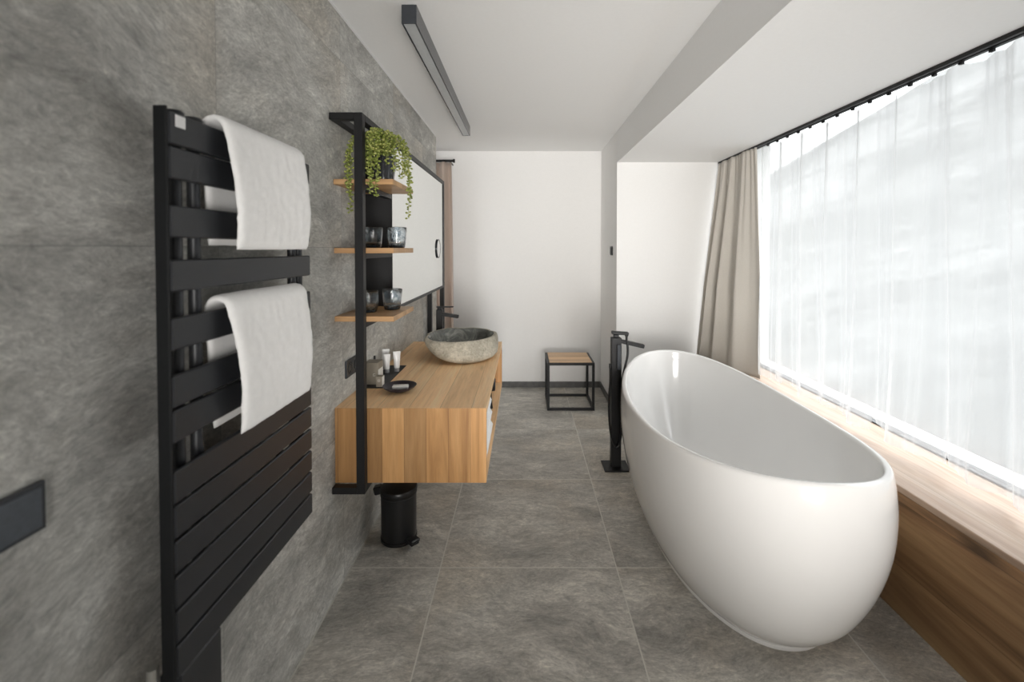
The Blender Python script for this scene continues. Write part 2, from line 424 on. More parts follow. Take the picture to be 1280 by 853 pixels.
struct('wall_bay', bx(XP, 2.1, YP, YB + .12, 0, ZC), M['plaster'])
bm = N(); box(bm, -1.0, 2.1, YF - .1, YF, 0, ZC)
struct('wall_front', bm, M['plaster'])
bm = N(); box(bm, 1.874, 2.08, YF, WN, 0, ZW); box(bm, 1.95, 2.08, WN, YP, 0, .50); box(bm, 1.95, 2.08, 3.9, YP + .02, .5, ZW)
struct('wall_right', bm, M['plaster'])
struct('baseboard_back', bx(-1.45, XP - .009, YB - .009, YB, 0, .062, .001), M['skirting'])
struct('baseboard_bay', bx(XP - .009, XP, YP, YB - .009, 0, .062, .001), M['skirting'])
struct('trim_2', bx(XL, XL + .004, YF, 4.125, 0, .0035), M['grout'])
struct('trim_1', bx(XL - .002, XL + .0015, YF, 4.125, ZC - .012, ZC, 0), M['white_plastic'])

# large fixed window behind the sheer
win = thing('window_1', '', '', (1.9, 1.95, .515)); del win['label']; del win['category']; win['kind'] = 'structure'
bm = N(); box(bm, 1.87, 1.93, WN, 3.96, .5155, .522, .002); box(bm, 1.87, 1.93, WN, 3.96, ZW - .03, ZW - .001, .002)
for y in (WN, 3.9): box(bm, 1.87, 1.93, y, y + .06, .5225, ZW - .0305, .002)
obj('window_frame', bm, M['switch'], win)
obj('window_pane', bx(1.895, 1.905, WN + .05, 3.91, .522, ZW - .03), M['pane'], win, smooth=0)

# snowy slope outside, raised and coloured dark to dim the view through the sheer
bm = N()
def hill(u, v):
    x = 2.3 + 113 * v; y = -70 + 200 * u
    return (x, y, -4.0 + 54 * v**1.35 + 3.0 * mnoise.noise(Vector((x * .03, y * .03, 0))) * v)
sheet(bm, hill, 60, 40)
struct('ground_outside', bm, M['dark_snow'], smooth=180)

# window bench
bench = thing('window_bench', 'long low wooden bench ledge under the wide window beside the bathtub', 'bench', (1.68, 1.9, 0))
obj('top_board', bx(1.478, 1.872, YF + .02, YP - .002, .490, .515, .003), M['bench_top'], bench, label='top board of the bench wood, coloured pale for the daylight on it')
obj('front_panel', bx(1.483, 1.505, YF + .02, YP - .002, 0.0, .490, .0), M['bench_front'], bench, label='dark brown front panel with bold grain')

# ------------------------------------------------------------------ bathtub
TX, TY = .986, 2.296
tub = thing('bathtub', 'large white freestanding oval bathtub with raised ends beside the window bench', 'bathtub', (TX, TY, 0))
n_t = 128; e = 2 / 2.157
CS = []
for i in range(n_t):
    a = 2 * PI * i / n_t; c, s_ = math.cos(a), math.sin(a)
    CS.append((math.copysign(abs(c)**e, c), math.copysign(abs(s_)**e, s_)))
RA, RB, BA, BB = .909, .445, .675, .325
gk = [0, .08, .2, .4, .6, .8, .93, 1.]; gv = [0, .26, .54, .84, 1.02, 1.075, 1.04, 1.]
def tub_ring(bm, k, inset=0.0, dz=0.0, zabs=None, gf=None):
    g = spline(gk, gv, k) if gf is None else gf
    a = BA + (RA - BA) * g - inset; b = BB + (RB - BB) * g - inset
    ring = []
    for sv, su in CS:
        zr = .642 + .009 * sv + .085 * sv * sv
        z = (.018 + k * (zr - .018)) if zabs is None else zabs(zr)
        ring.append(bm.verts.new((.975 + .011 * g + b * su, TY + a * sv, z + dz)))
    return ring
bm = N()
rings = [[bm.verts.new((.975, TY, .018))], tub_ring(bm, 0, .05)]
for k in [0, .03, .06, .1, .15, .2, .26, .33, .4, .47, .54, .6, .66, .72, .78, .84, .89, .93, .96, .98]: rings.append(tub_ring(bm, k))
LW = .028
for j in range(7):   # rounded lip
    th = PI * j / 6
    rings.append(tub_ring(bm, 1, inset=LW / 2 * (1 - math.cos(th)), dz=LW / 2 * (math.sin(th) - .35)))
for d, ins in [(.04, .031), (.09, .040), (.15, .055), (.22, .08), (.30, .115), (.37, .16), (.43, .215), (.47, .27)]:
    f = (d / .47)
    rings.append(tub_ring(bm, 1, inset=ins, zabs=lambda zr, d=d, f=f: zr - d - f * (zr - .642)))
rings.append([bm.verts.new((TX, TY, .642 - .485))])
stitch(bm, rings)
obj('tub_shell', bm, M['acrylic'], tub, smooth=180)
bm = N(); rings = [[bm.verts.new((.975, TY, 0))]]
for ins, z in [(.004, 0), (.002, .004), (.002, .02), (.03, .026)]: rings.append(tub_ring(bm, 0, inset=ins, zabs=lambda zr, z=z: z))
rings.append([bm.verts.new((.975, TY, .026))]); stitch(bm, rings)
obj('plinth', bm, M['acrylic'], tub, smooth=50)
bm = N(); lathe(bm, [(0, 0), (.033, 0), (.036, .003), (.034, .006), (.012, .008), (0, .008)], (TX, TY, .642 - .487), 28)
obj('drain', bm, M['chrome'], tub, label='round chrome drain')

# ------------------------------------------------------------------ floor-standing bath mixer
mx = thing('bath_mixer', 'tall matt black floor-standing bath tap with hand shower beside the bathtub', 'tap', (.608, 3.025, 0))
obj('base_plate', bx(.524, .690, 2.95, 3.10, 0, .011, .002), M['black'], mx)
obj('column', bx(.574, .640, 3.00, 3.05, .011, .865, .003), M['black'], mx)
bm = N(); box(bm, .592, .624, 3.008, 3.042, .865, .885, .003); box(bm, .578, .688, 3.005, 3.045, .886, .905, .003, rot=Matrix.Rotation(math.radians(4), 3, 'Y'), about=(.6, 3.02, .89))
obj('lever', bm, M['black'], mx)
bm = N(); box(bm, .638, .795, 3.005, 3.045, .828, .852, .003, rot=Matrix.Rotation(math.radians(13), 3, 'Y'), about=(.638, 3.02, .84)); 
obj('spout', bm, M['black'], mx)
bm = N(); sweep(bm, [(.676, 3.02, .845), (.676, 3.02, .872)], .0075, 14); lathe(bm, [(0, .0), (.011, .0), (.011, .008), (0, .008)], (.676, 3.02, .872), 18)
obj('diverter_knob', bm, M['black'], mx)
bm = N(); box(bm, .605, .632, 2.976, 2.992, .66, .825, .004)
box(bm, .612, .625, 2.985, 3.002, .75, .77, .001)
obj('hand_shower', bm, M['switch'], mx, label='slim dark blue-black hand shower')
bm = N(); box(bm, .562, .576, 3.01, 3.03, .66, .69, .002)
obj('hose_socket', bm, M['black'], mx)
bm = N(); sweep(bm, smooth_path([(.676, 3.0, .835), (.676, 2.985, .80), (.672, 2.975, .75), (.655, 2.97, .68), (.64, 2.972, .6), (.636, 2.975, .5), (.64, 2.978, .36), (.632, 2.978, .22), (.605, 2.978, .155), (.572, 2.985, .22), (.558, 2.99, .34), (.558, 3.0, .46), (.568, 3.01, .58), (.569, 3.02, .67)]), .0075, 10)
obj('hose', bm, M['rubber'], mx)

# ------------------------------------------------------------------ washstand
VX, VY0, VY1, VZ0, VZ1 = -.157, 1.895, 3.262, .475, .788
van = thing('vanity_unit', 'long wall-hung oak washstand cabinet with open front carrying the stone basin', 'cabinet', ((XL + VX) / 2, 2.58, VZ0))
def prism_x(pts, x0, x1):
    bm = N(); lo = [bm.verts.new((x0, y, z)) for y, z in pts]; hi = [bm.verts.new((x1, y, z)) for y, z in pts]
    bm.faces.new(lo); bm.faces.new(hi[::-1])
    for i in range(len(pts)): j = (i + 1) % len(pts); bm.faces.new((lo[i], hi[i], hi[j], lo[j]))
    return bm
m_ = .03; i0, i1 = VY0 + m_, VY1 - m_; j0, j1 = VZ0 + m_, VZ1 - m_
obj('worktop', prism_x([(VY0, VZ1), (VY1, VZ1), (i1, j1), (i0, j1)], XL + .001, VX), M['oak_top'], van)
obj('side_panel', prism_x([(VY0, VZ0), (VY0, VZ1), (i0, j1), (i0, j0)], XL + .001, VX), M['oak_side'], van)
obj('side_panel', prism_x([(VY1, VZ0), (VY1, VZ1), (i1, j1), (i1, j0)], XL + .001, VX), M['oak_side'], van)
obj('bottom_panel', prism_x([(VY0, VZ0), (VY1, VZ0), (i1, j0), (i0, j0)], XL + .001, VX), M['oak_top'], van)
obj('back_panel', bx(XL + .001, XL + .02, VY0 + .03, VY1 - .03, VZ0 + .03, VZ1 - .03), M['oak_in'], van)

def folded(bm, x0, x1, y0, y1, z0, h, seed=0, r=None):
    """folded towel: rounded front fold, layered"""
    nx, ny = 26, 26; r = h / 2
    prof = []
    for j in range(9):
        th = -PI / 2 + PI * j / 8; prof.append((x1 - r + r * math.cos(th), z0 + r + r * math.sin(th)))
    for j in range(9):
        th = PI / 2 + PI * j / 8; prof.append((x0 + r + r * math.cos(th), z0 + r + r * math.sin(th)))
    rings = []
    for i in range(ny + 1):
        v = i / ny; y = y0 + (y1 - y0) * v; k = min(1, math.sqrt(max(0, 1 - abs(2 * v - 1)**14)) + .25)
        rings.append([bm.verts.new((px + .002 * mnoise.noise(Vector((px * 20, y * 20, seed))), y, z0 + r + (pz - z0 - r) * k)) for px, pz in prof])
    for a, b in zip(rings[:-1], rings[1:]):
        for q in range(len(prof)): q2 = (q + 1) % len(prof); bm.faces.new((a[q], a[q2], b[q2], b[q]))
    bm.faces.new(rings[0]); bm.faces.new(list(reversed(rings[-1])))
for k, lab in enumerate(['bottom white folded towel of the stack inside the washstand opening', 'middle white folded towel of the stack inside the washstand opening', 'top white folded towel of the stack inside the washstand opening']):
    bm = N(); folded(bm, -.46, -.162 - .003 * k, 1.98, 2.38, VZ0 + .0302 + .064 * k, .064, k)
    tag(obj('folded_towel', bm, M['terry'], smooth=60), lab, 'towel', 'folded towels in the washstand')

hd = thing('hair_dryer', 'small round black appliance lying in the open washstand below the basin', 'hair dryer', (-.24, 2.72, VZ0 + .03))
bm = N(); sweep(bm, [(-.17, 2.70, .648), (-.176, 2.70, .648), (-.20, 2.70, .648), (-.28, 2.71, .648), (-.33, 2.71, .648)], [.034, .038, .04, .038, .026], 28)
obj('barrel', bm, M['rubber'], hd)
bm = N(); sweep(bm, [(-.21, 2.70, .62), (-.205, 2.70, .57), (-.20, 2.70, .506)], [.017, .015, .016], 18)
obj('handle', bm, M['rubber'], hd)

# stone vessel basin
BXc, BYc = -.398, 2.86
basin = thing('stone_basin', 'boat-shaped natural stone vessel basin with dark polished hollow on the washstand', 'basin', (BXc, BYc, VZ1))
RIMZ = .122
def plan(a):
    c, s_ = math.cos(a), math.sin(a)
    r = 1 / ((abs(c) / .222)**2.25 + (abs(s_) / .262)**2.25)**(1 / 2.25)
    r *= 1 + .03 * math.sin(2 * a + .6) + .02 * math.sin(3 * a + 1.2)
    r *= 1 - .07 * math.exp(-((a - .62) / .13)**2)          # notch in the rim, far right
    if c < 0: r *= 1 - .06 * c * c * (1 if s_ < 0 else .3)
    return r
def bring(bm, f, z, sx=0.0, sy=0.0, wob=.006, lift=0.0):
    ring = []
    for i in range(96):
        a = 2 * PI * i / 96 - PI; r = plan(a) * f
        x = BXc + r * math.cos(a) + sx; y = BYc + r * math.sin(a) + sy
        w = mnoise.noise(Vector((x * 11, y * 11, z * 9))) * wob
        tz = z + lift * max(0, -math.cos(a))**1.5 * .035
        ring.append(bm.verts.new((x + w * math.cos(a), y + w * math.sin(a), VZ1 + tz + (w * .4 if z > .03 else 0))))
    return ring
bm = N()
rings = [[bm.verts.new((BXc + .04, BYc - .07, VZ1))]]
for f, z, q in [(.50, .0, 1), (.64, .004, 1), (.76, .014, .93), (.86, .030, .78), (.93, .052, .5), (.975, .076, .25), (.995, .098, .1), (.99, .115, .02), (.968, .126, 0), (.935, .129, 0), (.90, .127, 0)]:
    rings.append(bring(bm, f, z, .045 * q, -.075 * q, lift=0 if z == 0 else .75 * (1 - z / .13)))
stitch(bm, rings)
obj('stone_shell', bm, M['river'], basin, smooth=180, label='rough pitted beige-grey outside of the stone')
bm = N(); rings = []
for f, z in [(.905, .127), (.87, .119), (.84, .10), (.80, .078), (.73, .056), (.6, .038), (.4, .028), (.2, .024)]: rings.append(bring(bm, f, z, 0, 0, .003))
rings.append([bm.verts.new((BXc, BYc, VZ1 + .022))]); stitch(bm, rings)
obj('bowl', bm, M['polish'], basin, smooth=180, label='dark polished stone hollow')
bm = N(); lathe(bm, [(0, 0), (.02, 0), (.022, .003), (.018, .006), (0, .006)], (BXc, BYc, VZ1 + .022), 24)
obj('drain', bm, M['chrome'], basin)

# basin mixer
bmx = thing('basin_mixer', 'matt black single-lever tap behind the stone basin', 'tap', (-.585, 3.185, VZ1))
bm = N(); box(bm, -.607, -.563, 3.165, 3.205, VZ1, 1.03, .004); obj('tap_body', bm, M['black'], bmx)
bm = N(); box(bm, -.57, -.452, 3.168, 3.202, .985, 1.008, .003, rot=Matrix.Rotation(math.radians(9), 3, 'Y'), about=(-.57, 3.185, .995)); obj('spout', bm, M['black'], bmx)
bm = N(); box(bm, -.60, -.57, 3.17, 3.20, 1.03, 1.042, .002); box(bm, -.607, -.49, 3.172, 3.198, 1.042, 1.05, .002); obj('lever', bm, M['black'], bmx)

# ------------------------------------------------------------------ steel frame with mirror cabinet and shelves
FX0, FX1, FY0, FY1 = -.784, -.650, 1.858, 3.76
fr = thing('shelf_frame', 'tall black square-tube steel frame round the washstand holding shelves and mirror', 'frame', (-.72, 2.8, .44))
T = .034
def fbar(x0, x1, y0, y1, z0, z1): return obj('frame_bar', bx(x0, x1, y0, y1, z0, z1, .0015), M['black'], fr)
obj('post', bx(FX1 - T, FX1, FY0, FY0 + T, .445, 1.998, .0015), M['black'], fr)
obj('post', bx(FX1 - T, FX1, FY1 - T, FY1, .445, 1.998, .0015), M['black'], fr)
obj('post', bx(FX0, FX0 + T, FY1 - T, FY1, .445, 1.998, .0015), M['black'], fr)
fbar(FX0, FX1 - T, FY0, FY0 + T, 1.970, 1.998)
fbar(FX0, FX1 - T, FY1 - T, FY1, 1.970, 1.998)
fbar(FX1 - T, FX1, FY0 + T, FY1 - T, 1.970, 1.998)
fbar(FX0, FX0 + T, FY0 + T, FY1 - T, 1.970, 1.998)
fbar(FX0, FX1 - T, FY0, FY0 + T, .445, .473)
fbar(FX1 - T, FX1, FY0 + T, FY1 - T, .445, .473)
fbar(FX0, FX1 - T, FY1 - T, FY1, .445, .473)
# mirror cabinet
CY0, CY1 = 2.275, FY1 - T
mc = thing('mirror_cabinet', 'large mirror-fronted black wall cabinet behind the shelves above the stone basin', 'mirror', (-.72, 3.0, 1.145))
bm = N(); box(bm, XL + .003, FX1 - .012, CY0, CY0 + .014, 1.145, 1.968, .001); box(bm, XL + .003, FX1 - .012, CY1 - .014, CY1, 1.145, 1.968, .001)
box(bm, XL + .003, XL + .012, CY0 + .014, CY1 - .014, 1.145, 1.968); box(bm, XL + .003, FX1 - .012, CY0 + .014, CY1 - .014, 1.145, 1.16)
obj('cabinet_box', bm, M['black'], mc)
obj('mirror_glass', bx(FX1 - .012, FX1 - .006, CY0 + .004, CY1 - .004, 1.152, 1.968), M['mirror'], mc, label='flat mirror glass reflecting the white wall')
bm = N(); box(bm, FX1 - .014, FX1, CY0, CY1, 1.137, 1.152, .001); box(bm, FX1 - .012, FX1 - .001, CY0 - .003, CY0 + .004, 1.152, 1.968, .0008); box(bm, FX1 - .012, FX1 - .001, CY1 - .004, CY1, 1.152, 1.968)
obj('mirror_edge', bm, M['black'], mc)
def disc_x(bm, x, y, z, prof, n=40):
    rings = []
    for r, d in prof:
        if r < 1e-6: rings.append([bm.verts.new((x + d, y, z))])
        else: rings.append([bm.verts.new((x + d, y + r * math.cos(2 * PI * k / n), z + r * math.sin(2 * PI * k / n))) for k in range(n)])
    stitch(bm, rings)
ms = obj('magnifier', None or (lambda b: (disc_x(b, FX1 - .006, 3.50, 1.45, [(0, 0), (.066, 0), (.072, .004), (.072, .008), (.066, .009), (.064, .006), (0, .006)]), b)[1])(N()), [M['switch']], mc, label='small round shaving mirror on the glass')
bm = N(); disc_x(bm, FX1 - .006, 3.50, 1.45, [(0, .0065), (.0635, .0065), (.0635, .0075), (0, .0075)])
obj('magnifier_glass', bm, M['mirror'], ms)

# lower rail from the post to the cabinet
fbar(FX1 - T, FX1, FY0 + T, CY0 - .004, 1.125, 1.145)

SH = [1.737, 1.453, 1.169]
for z in SH[:2]: fbar(FX1 - T, FX1, FY0 + T, CY0 - .004, z - .044, z - .0222)
names = ['top oak shelf board carrying the trailing plant', 'middle oak shelf board carrying two smoky glass tumblers', 'lowest oak shelf board carrying two smoky glass tumblers']
for z, lab in zip(SH, names):
    bm = N()
    x0, x1, y0, y1, th = XL + .001, -.539, 1.90, 2.24, .022
    px = FX1 - T - .001; py = FY0 + T + .001      # notch round the front post
    outline = [(x0, y0), (px, y0), (FX1 + .001, y0) if y0 >= py else (FX1 + .001, y0), (x1, y0), (x1, y1), (x0, y1)]
    lo = [bm.verts.new((x, y, z - th)) for x, y in [(x0, y0), (x1, y0), (x1, y1), (x0, y1)]]
    hi = [bm.verts.new((x, y, z)) for x, y in [(x0, y0), (x1, y0), (x1, y1), (x0, y1)]]
    bm.faces.new(lo[::-1]); bm.faces.new(hi)
    for i in range(4): bm.faces.new((lo[i], lo[(i + 1) % 4], hi[(i + 1) % 4], hi[i]))
    bmesh.ops.bevel(bm, geom=list(bm.edges), offset=.0012, segments=1, affect='EDGES')
    tag(obj('wall_shelf', bm, M['oak_shelf']), lab, 'shelf', 'oak shelves on the black frame')

# tumblers
def tumbler():
    t = thing('tumbler', 'x', 'glass', (0, 0, 0), 'smoky glass tumblers on the shelves')
    bm = N(); n = 48
    rip = lambda a, j, z: 1 + .018 * math.sin(7 * a + 60 * z) + .012 * math.sin(11 * a - 40 * z)
    prof = [(.0, .014), (.031, .014), (.0355, .022), (.0385, .045), (.0405, .07), (.042, .092), (.0432, .0945), (.0445, .092), (.0435, .07), (.0418, .045), (.0385, .02), (.0375, .0125), (0, .0125)]
    lathe(bm, prof, (0, 0, 0), n, rip)
    obj('cup', bm, M['glass'], t, smooth=180)
    bm = N(); lathe(bm, [(0, 0), (.032, 0), (.0355, .003), (.0372, .0122), (0, .0122)], (0, 0, 0), n, rip)
    obj('base', bm, M['glass_base'], t, smooth=60, label='thick dark glass base')
    return t
spots = [(-.581, 2.10, SH[1], 'right tumbler of smoky blue glass on the middle shelf'), (-.690, 2.10, SH[1], 'left tumbler of smoky blue glass on the middle shelf half behind the post'),
         (-.610, 2.125, SH[2], 'right tumbler of smoky blue glass on the lowest shelf'), (-.688, 2.03, SH[2], 'left tumbler of smoky blue glass on the lowest shelf behind the post')]
t0 = tumbler()
for i, (x, y, z, lab) in enumerate(spots):
    t = t0 if i == 0 else copy_tree(t0)
    t.location = (x, y, z); t.rotation_euler.z = i * 1.3; t['label'] = lab

# trailing plant
PX, PY, PZ = -.628, 2.06, SH[0]
pl = thing('trailing_plant', 'green string-of-pearls plant trailing from a dark pot on the top shelf', 'plant', (PX, PY, PZ))
bm = N(); lathe(bm, [(0, 0), (.042, 0), (.046, .004), (.052, .06), (.056, .112), (.0565, .118), (.054, .12), (.051, .116), (.048, .1), (0, .1)], (PX, PY, PZ), 40)
obj('pot', bm, M['pot'], pl, label='dark glossy pot with a pale reflection')
bm = N(); lathe(bm, [(.049, .095), (.03, .108), (0, .112)], (PX, PY, PZ), 24); obj('soil', bm, M['soil'], pl)
rnd = random.Random(11)
def pearl(bm, p, r, d):
    m = Matrix.Translation(p) @ d.to_track_quat('Z', 'Y').to_matrix().to_4x4() @ Matrix.Diagonal((r * .8, r * .8, r * 1.25, 1))
    bmesh.ops.create_icosphere(bm, subdivisions=1, radius=1, matrix=m)
def strand(ex, ey, bottom, top, start=None):
    """from the pot mouth up over a bump, then hanging straight down at (ex, ey)"""
    s0 = Vector(start or (PX + rnd.uniform(-.02, .02), PY + rnd.uniform(-.02, .02), PZ + .11))
    e = Vector((ex, ey, 0)); mid = s0.lerp(e, .5)
    pts = [s0, Vector((mid.x, mid.y, top)), Vector((ex - (ex - mid.x) * .18, ey - (ey - mid.y) * .18, top - .025)), Vector((ex, ey, top - .08))]
    z = top - .08
    while z - .05 > bottom:
        z -= .05; pts.append(Vector((ex + rnd.uniform(-.006, .006), ey + rnd.uniform(-.006, .006), z)))
    pts.append(Vector((ex + rnd.uniform(-.004, .004), ey, bottom)))
    path = smooth_path(pts, 8)
    bm = N(); sweep(bm, path, .0011, 5)
    d = 0; last = path[0]; acc = 0; k = 0
    for a, b in zip(path[:-1], path[1:]):
        seg = (b - a).length; acc += seg
        while acc > .0084:
            acc -= .0084; k += 1
            th = k * 2.4 + rnd.uniform(-.4, .4); out = Vector((math.cos(th), math.sin(th), .1 + rnd.uniform(-.4, .4))).normalized()
            pearl(bm, b + out * rnd.uniform(.006, .0105), rnd.uniform(.0046, .0068), out)
    obj('strand', bm, M['leaf'], pl, smooth=180)
T0 = PZ + .165
for ex, ey, bo, to in [
    (-.706, 1.878, 1.598, T0 + .03), (-.712, 1.874, 1.66, T0 + .01), (-.722, 1.884, 1.70, T0), (-.745, 1.96, 1.765, T0), (-.73, 2.05, 1.75, T0),
    (-.628, 1.878, 1.672, T0 + .05), (-.618, 1.876, 1.70, T0 + .05), (-.626, 1.872, 1.76, T0 + .06), (-.660, 1.93, 1.765, T0 + .05),
    (-.598, 1.878, 1.665, T0 + .06), (-.590, 1.873, 1.72, T0 + .06), (-.607, 1.882, 1.79, T0 + .06), (-.640, 1.95, 1.79, T0 + .06),
    (-.518, 2.075, 1.588, T0 + .02), (-.516, 2.05, 1.69, T0 + .03), (-.520, 2.10, 1.67, T0 + .02), (-.521, 2.02, 1.765, T0 + .04), (-.515, 1.99, 1.80, T0 + .04),
    (-.58, 1.93, 1.80, T0 + .06), (-.565, 1.915, 1.83, T0 + .06), (-.64, 1.92, 1.83, T0 + .06), (-.585, 1.96, 1.86, T0 + .05), (-.552, 1.95, 1.775, T0 + .05), (-.548, 2.03, 1.76, T0 + .04), (-.556, 1.99, 1.80, T0 + .04), (-.535, 2.07, 1.78, T0 + .03),
    (-.56, 2.13, 1.80, T0 + .03), (-.64, 2.15, 1.82, T0 + .03), (-.705, 2.10, 1.80, T0 + .02), (-.70, 1.97, 1.80, T0 + .03), (-.60, 2.15, 1.81, T0 + .03)]:
    strand(ex, ey, bo, min(to, 1.947))
bm = N()
for k in range(90):
    th = rnd.uniform(0, 2 * PI); rr = .06 * math.sqrt(rnd.random()); p = Vector((PX + rr * math.cos(th), PY + rr * math.sin(th), PZ + .125 + .055 * (1 - (rr / .065)**2) * rnd.random()))
    pearl(bm, p, rnd.uniform(.004, .0055), Vector((math.cos(th), math.sin(th), rnd.uniform(-.5, 1))).normalized())
obj('crown', bm, M['leaf'], pl, smooth=180)

# ------------------------------------------------------------------ things on the washstand
tag(obj('tray', (lambda b: (box(b, -.778, -.664, 2.165, 2.58, VZ1, VZ1 + .004, .001), b)[1])(N()), M['tray']), 'narrow flat black tray lying along the wall on the washstand', 'tray')
TZ = VZ1 + .004
cb = thing('toiletry_box', 'large taupe and white toiletry box standing on the black tray', 'box', (-.738, 2.25, TZ), 'toiletry boxes on the black tray')
obj('carton', bx(-.772, -.7045, 2.21, 2.285, TZ, TZ + .106, .001), M['taupe'], cb)
obj('white_label', bx(-.7045, -.7037, 2.212, 2.283, TZ + .002, TZ + .072, 0), M['carton_white'], cb, label='white lower half of the side')
bm = N()
for a in [(-.729, -.719, .036, .0375), (-.729, -.719, .046, .0475), (-.729, -.7275, .036, .0475), (-.7205, -.719, .036, .041)]: box(bm, a[0], a[1], 2.2093, 2.21, TZ + a[2] + .006, TZ + a[3] + .006)
obj('emblem', bm, M['carton_white'], cb, label='small white square emblem')
cb = thing('toiletry_box', 'small taupe and white soap box in front of the larger box on the black tray', 'box', (-.69, 2.21, TZ), 'toiletry boxes on the black tray')
obj('carton', bx(-.7030, -.6745, 2.172, 2.207, TZ, TZ + .05, .001), M['taupe'], cb)
obj('white_label', bx(-.6745, -.6738, 2.173, 2.206, TZ + .001, TZ + .048), M['carton_white'], cb, label='white side face')
bm = N()
for a in [(-.694, -.684, .026, .0272), (-.694, -.684, .034, .0352), (-.694, -.6928, .026, .0352), (-.6852, -.684, .026, .0352)]: box(bm, a[0], a[1], 2.1713, 2.172, TZ + a[2], TZ + a[3])
obj('emblem', bm, M['carton_white'], cb, label='small white square emblem')

def squeeze_tube(x, y, lab, h=.105, lean=0.0, r=.0145):
    t = thing('cosmetic_tube', lab, 'tube', (x, y, TZ), 'white cosmetic tubes on the black tray')
    bm = N(); n = 28; rings = []
    for k in range(12):
        v = k / 11; z = .02 + v * (h - .02); a = r * (1 + .35 * v); b = r * (1 - v)**.8 + .0008
        rings.append([bm.verts.new((x + a * math.cos(2 * PI * q / n), y + b * math.sin(2 * PI * q / n), TZ + z)) for q in range(n)])
    rings.insert(0, [bm.verts.new((x, y, TZ + .02))]); rings.append([bm.verts.new((x, y, TZ + h))])
    stitch(bm, rings); obj('tube_body', bm, M['tube'], t, smooth=50)
    bm = N(); lathe(bm, [(0, 0), (r * .88, 0), (r * .92, .002), (r * .92, .019), (0, .02)], (x, y, TZ), n); obj('cap', bm, M['cap'], t, label='grey screw cap')
    t.rotation_euler = (lean * .3, lean, .35)
    return t
squeeze_tube(-.682, 2.455, 'white cosmetic tube standing alone nearest the basin on the black tray', .107)
squeeze_tube(-.728, 2.43, 'white cosmetic tube in the middle right behind the toiletry boxes', .098, r=.0135)
squeeze_tube(-.759, 2.49, 'white cosmetic tube farthest back against the wall behind the boxes', .112, .06)
bm = N(); lathe(bm, [(0, 0), (.013, 0), (.0135, .002), (.0135, .08), (.006, .09), (.005, .112), (0, .113)], (-.762, 2.335, TZ), 24)
tag(obj('bottle', bm, M['rubber']), 'slim dark bottle whose top shows behind the large toiletry box', 'bottle')

bm = N(); DX, DY = -.578, 2.125
lathe(bm, [(0, 0), (.03, 0), (.034, .002), (.055, .010), (.07, .019), (.0765, .0265), (.0775, .028), (.0755, .0275), (.068, .021), (.052, .012), (.03, .006), (0, .0055)], (DX, DY, VZ1), 56)
tag(obj('soap_dish', bm, M['dish'], smooth=50), 'shallow round dark dish near the front edge of the washstand', 'dish')
bm = N(); box(bm, DX - .032, DX + .04, DY - .018, DY + .016, VZ1 + .010, VZ1 + .028, .004, 3, rot=Matrix.Rotation(.12, 3, 'Z'))
tag(obj('soap_bar', bm, M['soap']), 'small white wrapped soap bar lying in the dark dish', 'soap')

# socket plate beside the tray
sk = thing('power_socket', 'black double power socket on the stone wall beside the frame post', 'socket', (XL, 2.085, .88))
obj('cover_plate', bx(XL + .0002, XL + .009, 2.005, 2.16, .878, .956, .0015), M['switch'], sk)
for y in (2.044, 2.121):
    bm = N(); disc_x(bm, XL + .009, y, .917, [(.0215, 0.0), (.0225, .0012), (.019, .0012), (.0185, -.006), (0, -.006)], 28)
    s1 = obj('socket_insert', bm, M['rubber'], sk)
    bm = N()
    for dy in (-.0095, .0095): disc_x(bm, XL + .0045, y + dy, .917, [(.0028, 0), (.0028, .0006), (0, .0006)], 10)
    obj('pin_hole', bm, M['black'], s1)

# ------------------------------------------------------------------ pedal bin
bc = (-.628, 2.282)
bn = thing('pedal_bin', 'small black pedal bin standing on the floor under the washstand', 'bin', (bc[0], bc[1], 0))
bm = N(); lathe(bm, [(0, 0), (.086, 0), (.089, .004), (.089, .016), (.0855, .018), (.0865, .225), (.0895, .228), (.0895, .236), (.0865, .238), (.0865, .246), (0, .246)], (*bc, 0), 56)
obj('bin_body', bm, M['rubber'], bn)
bm = N(); lathe(bm, [(.088, .246), (.0915, .247), (.0915, .256), (.088, .262), (.06, .272), (.03, .276), (0, .277)], (*bc, 0), 56)
obj('lid', bm, M['rubber'], bn)
bm = N(); box(bm, bc[0] - .122, bc[0] - .084, 2.262, 2.302, .222, .262, .005, rot=Matrix.Rotation(math.radians(-14), 3, 'Y'))
obj('lid_hinge', bm, M['rubber'], bn)
bm = N(); ang = -.75; d = Vector((math.cos(ang), math.sin(ang), 0)); rm = Matrix.Rotation(ang, 3, 'Z')
v = box(bm, bc[0] + .08, bc[0] + .145, bc[1] - .022, bc[1] + .022, .022, .034, .003, rot=rm, about=(bc[0], bc[1], .03))
v = box(bm, bc[0] + .112, bc[0] + .150, bc[1] - .026, bc[1] + .026, .034, .05, .005, rot=rm, about=(bc[0], bc[1], .03))
obj('pedal', bm, M['rubber'], bn)

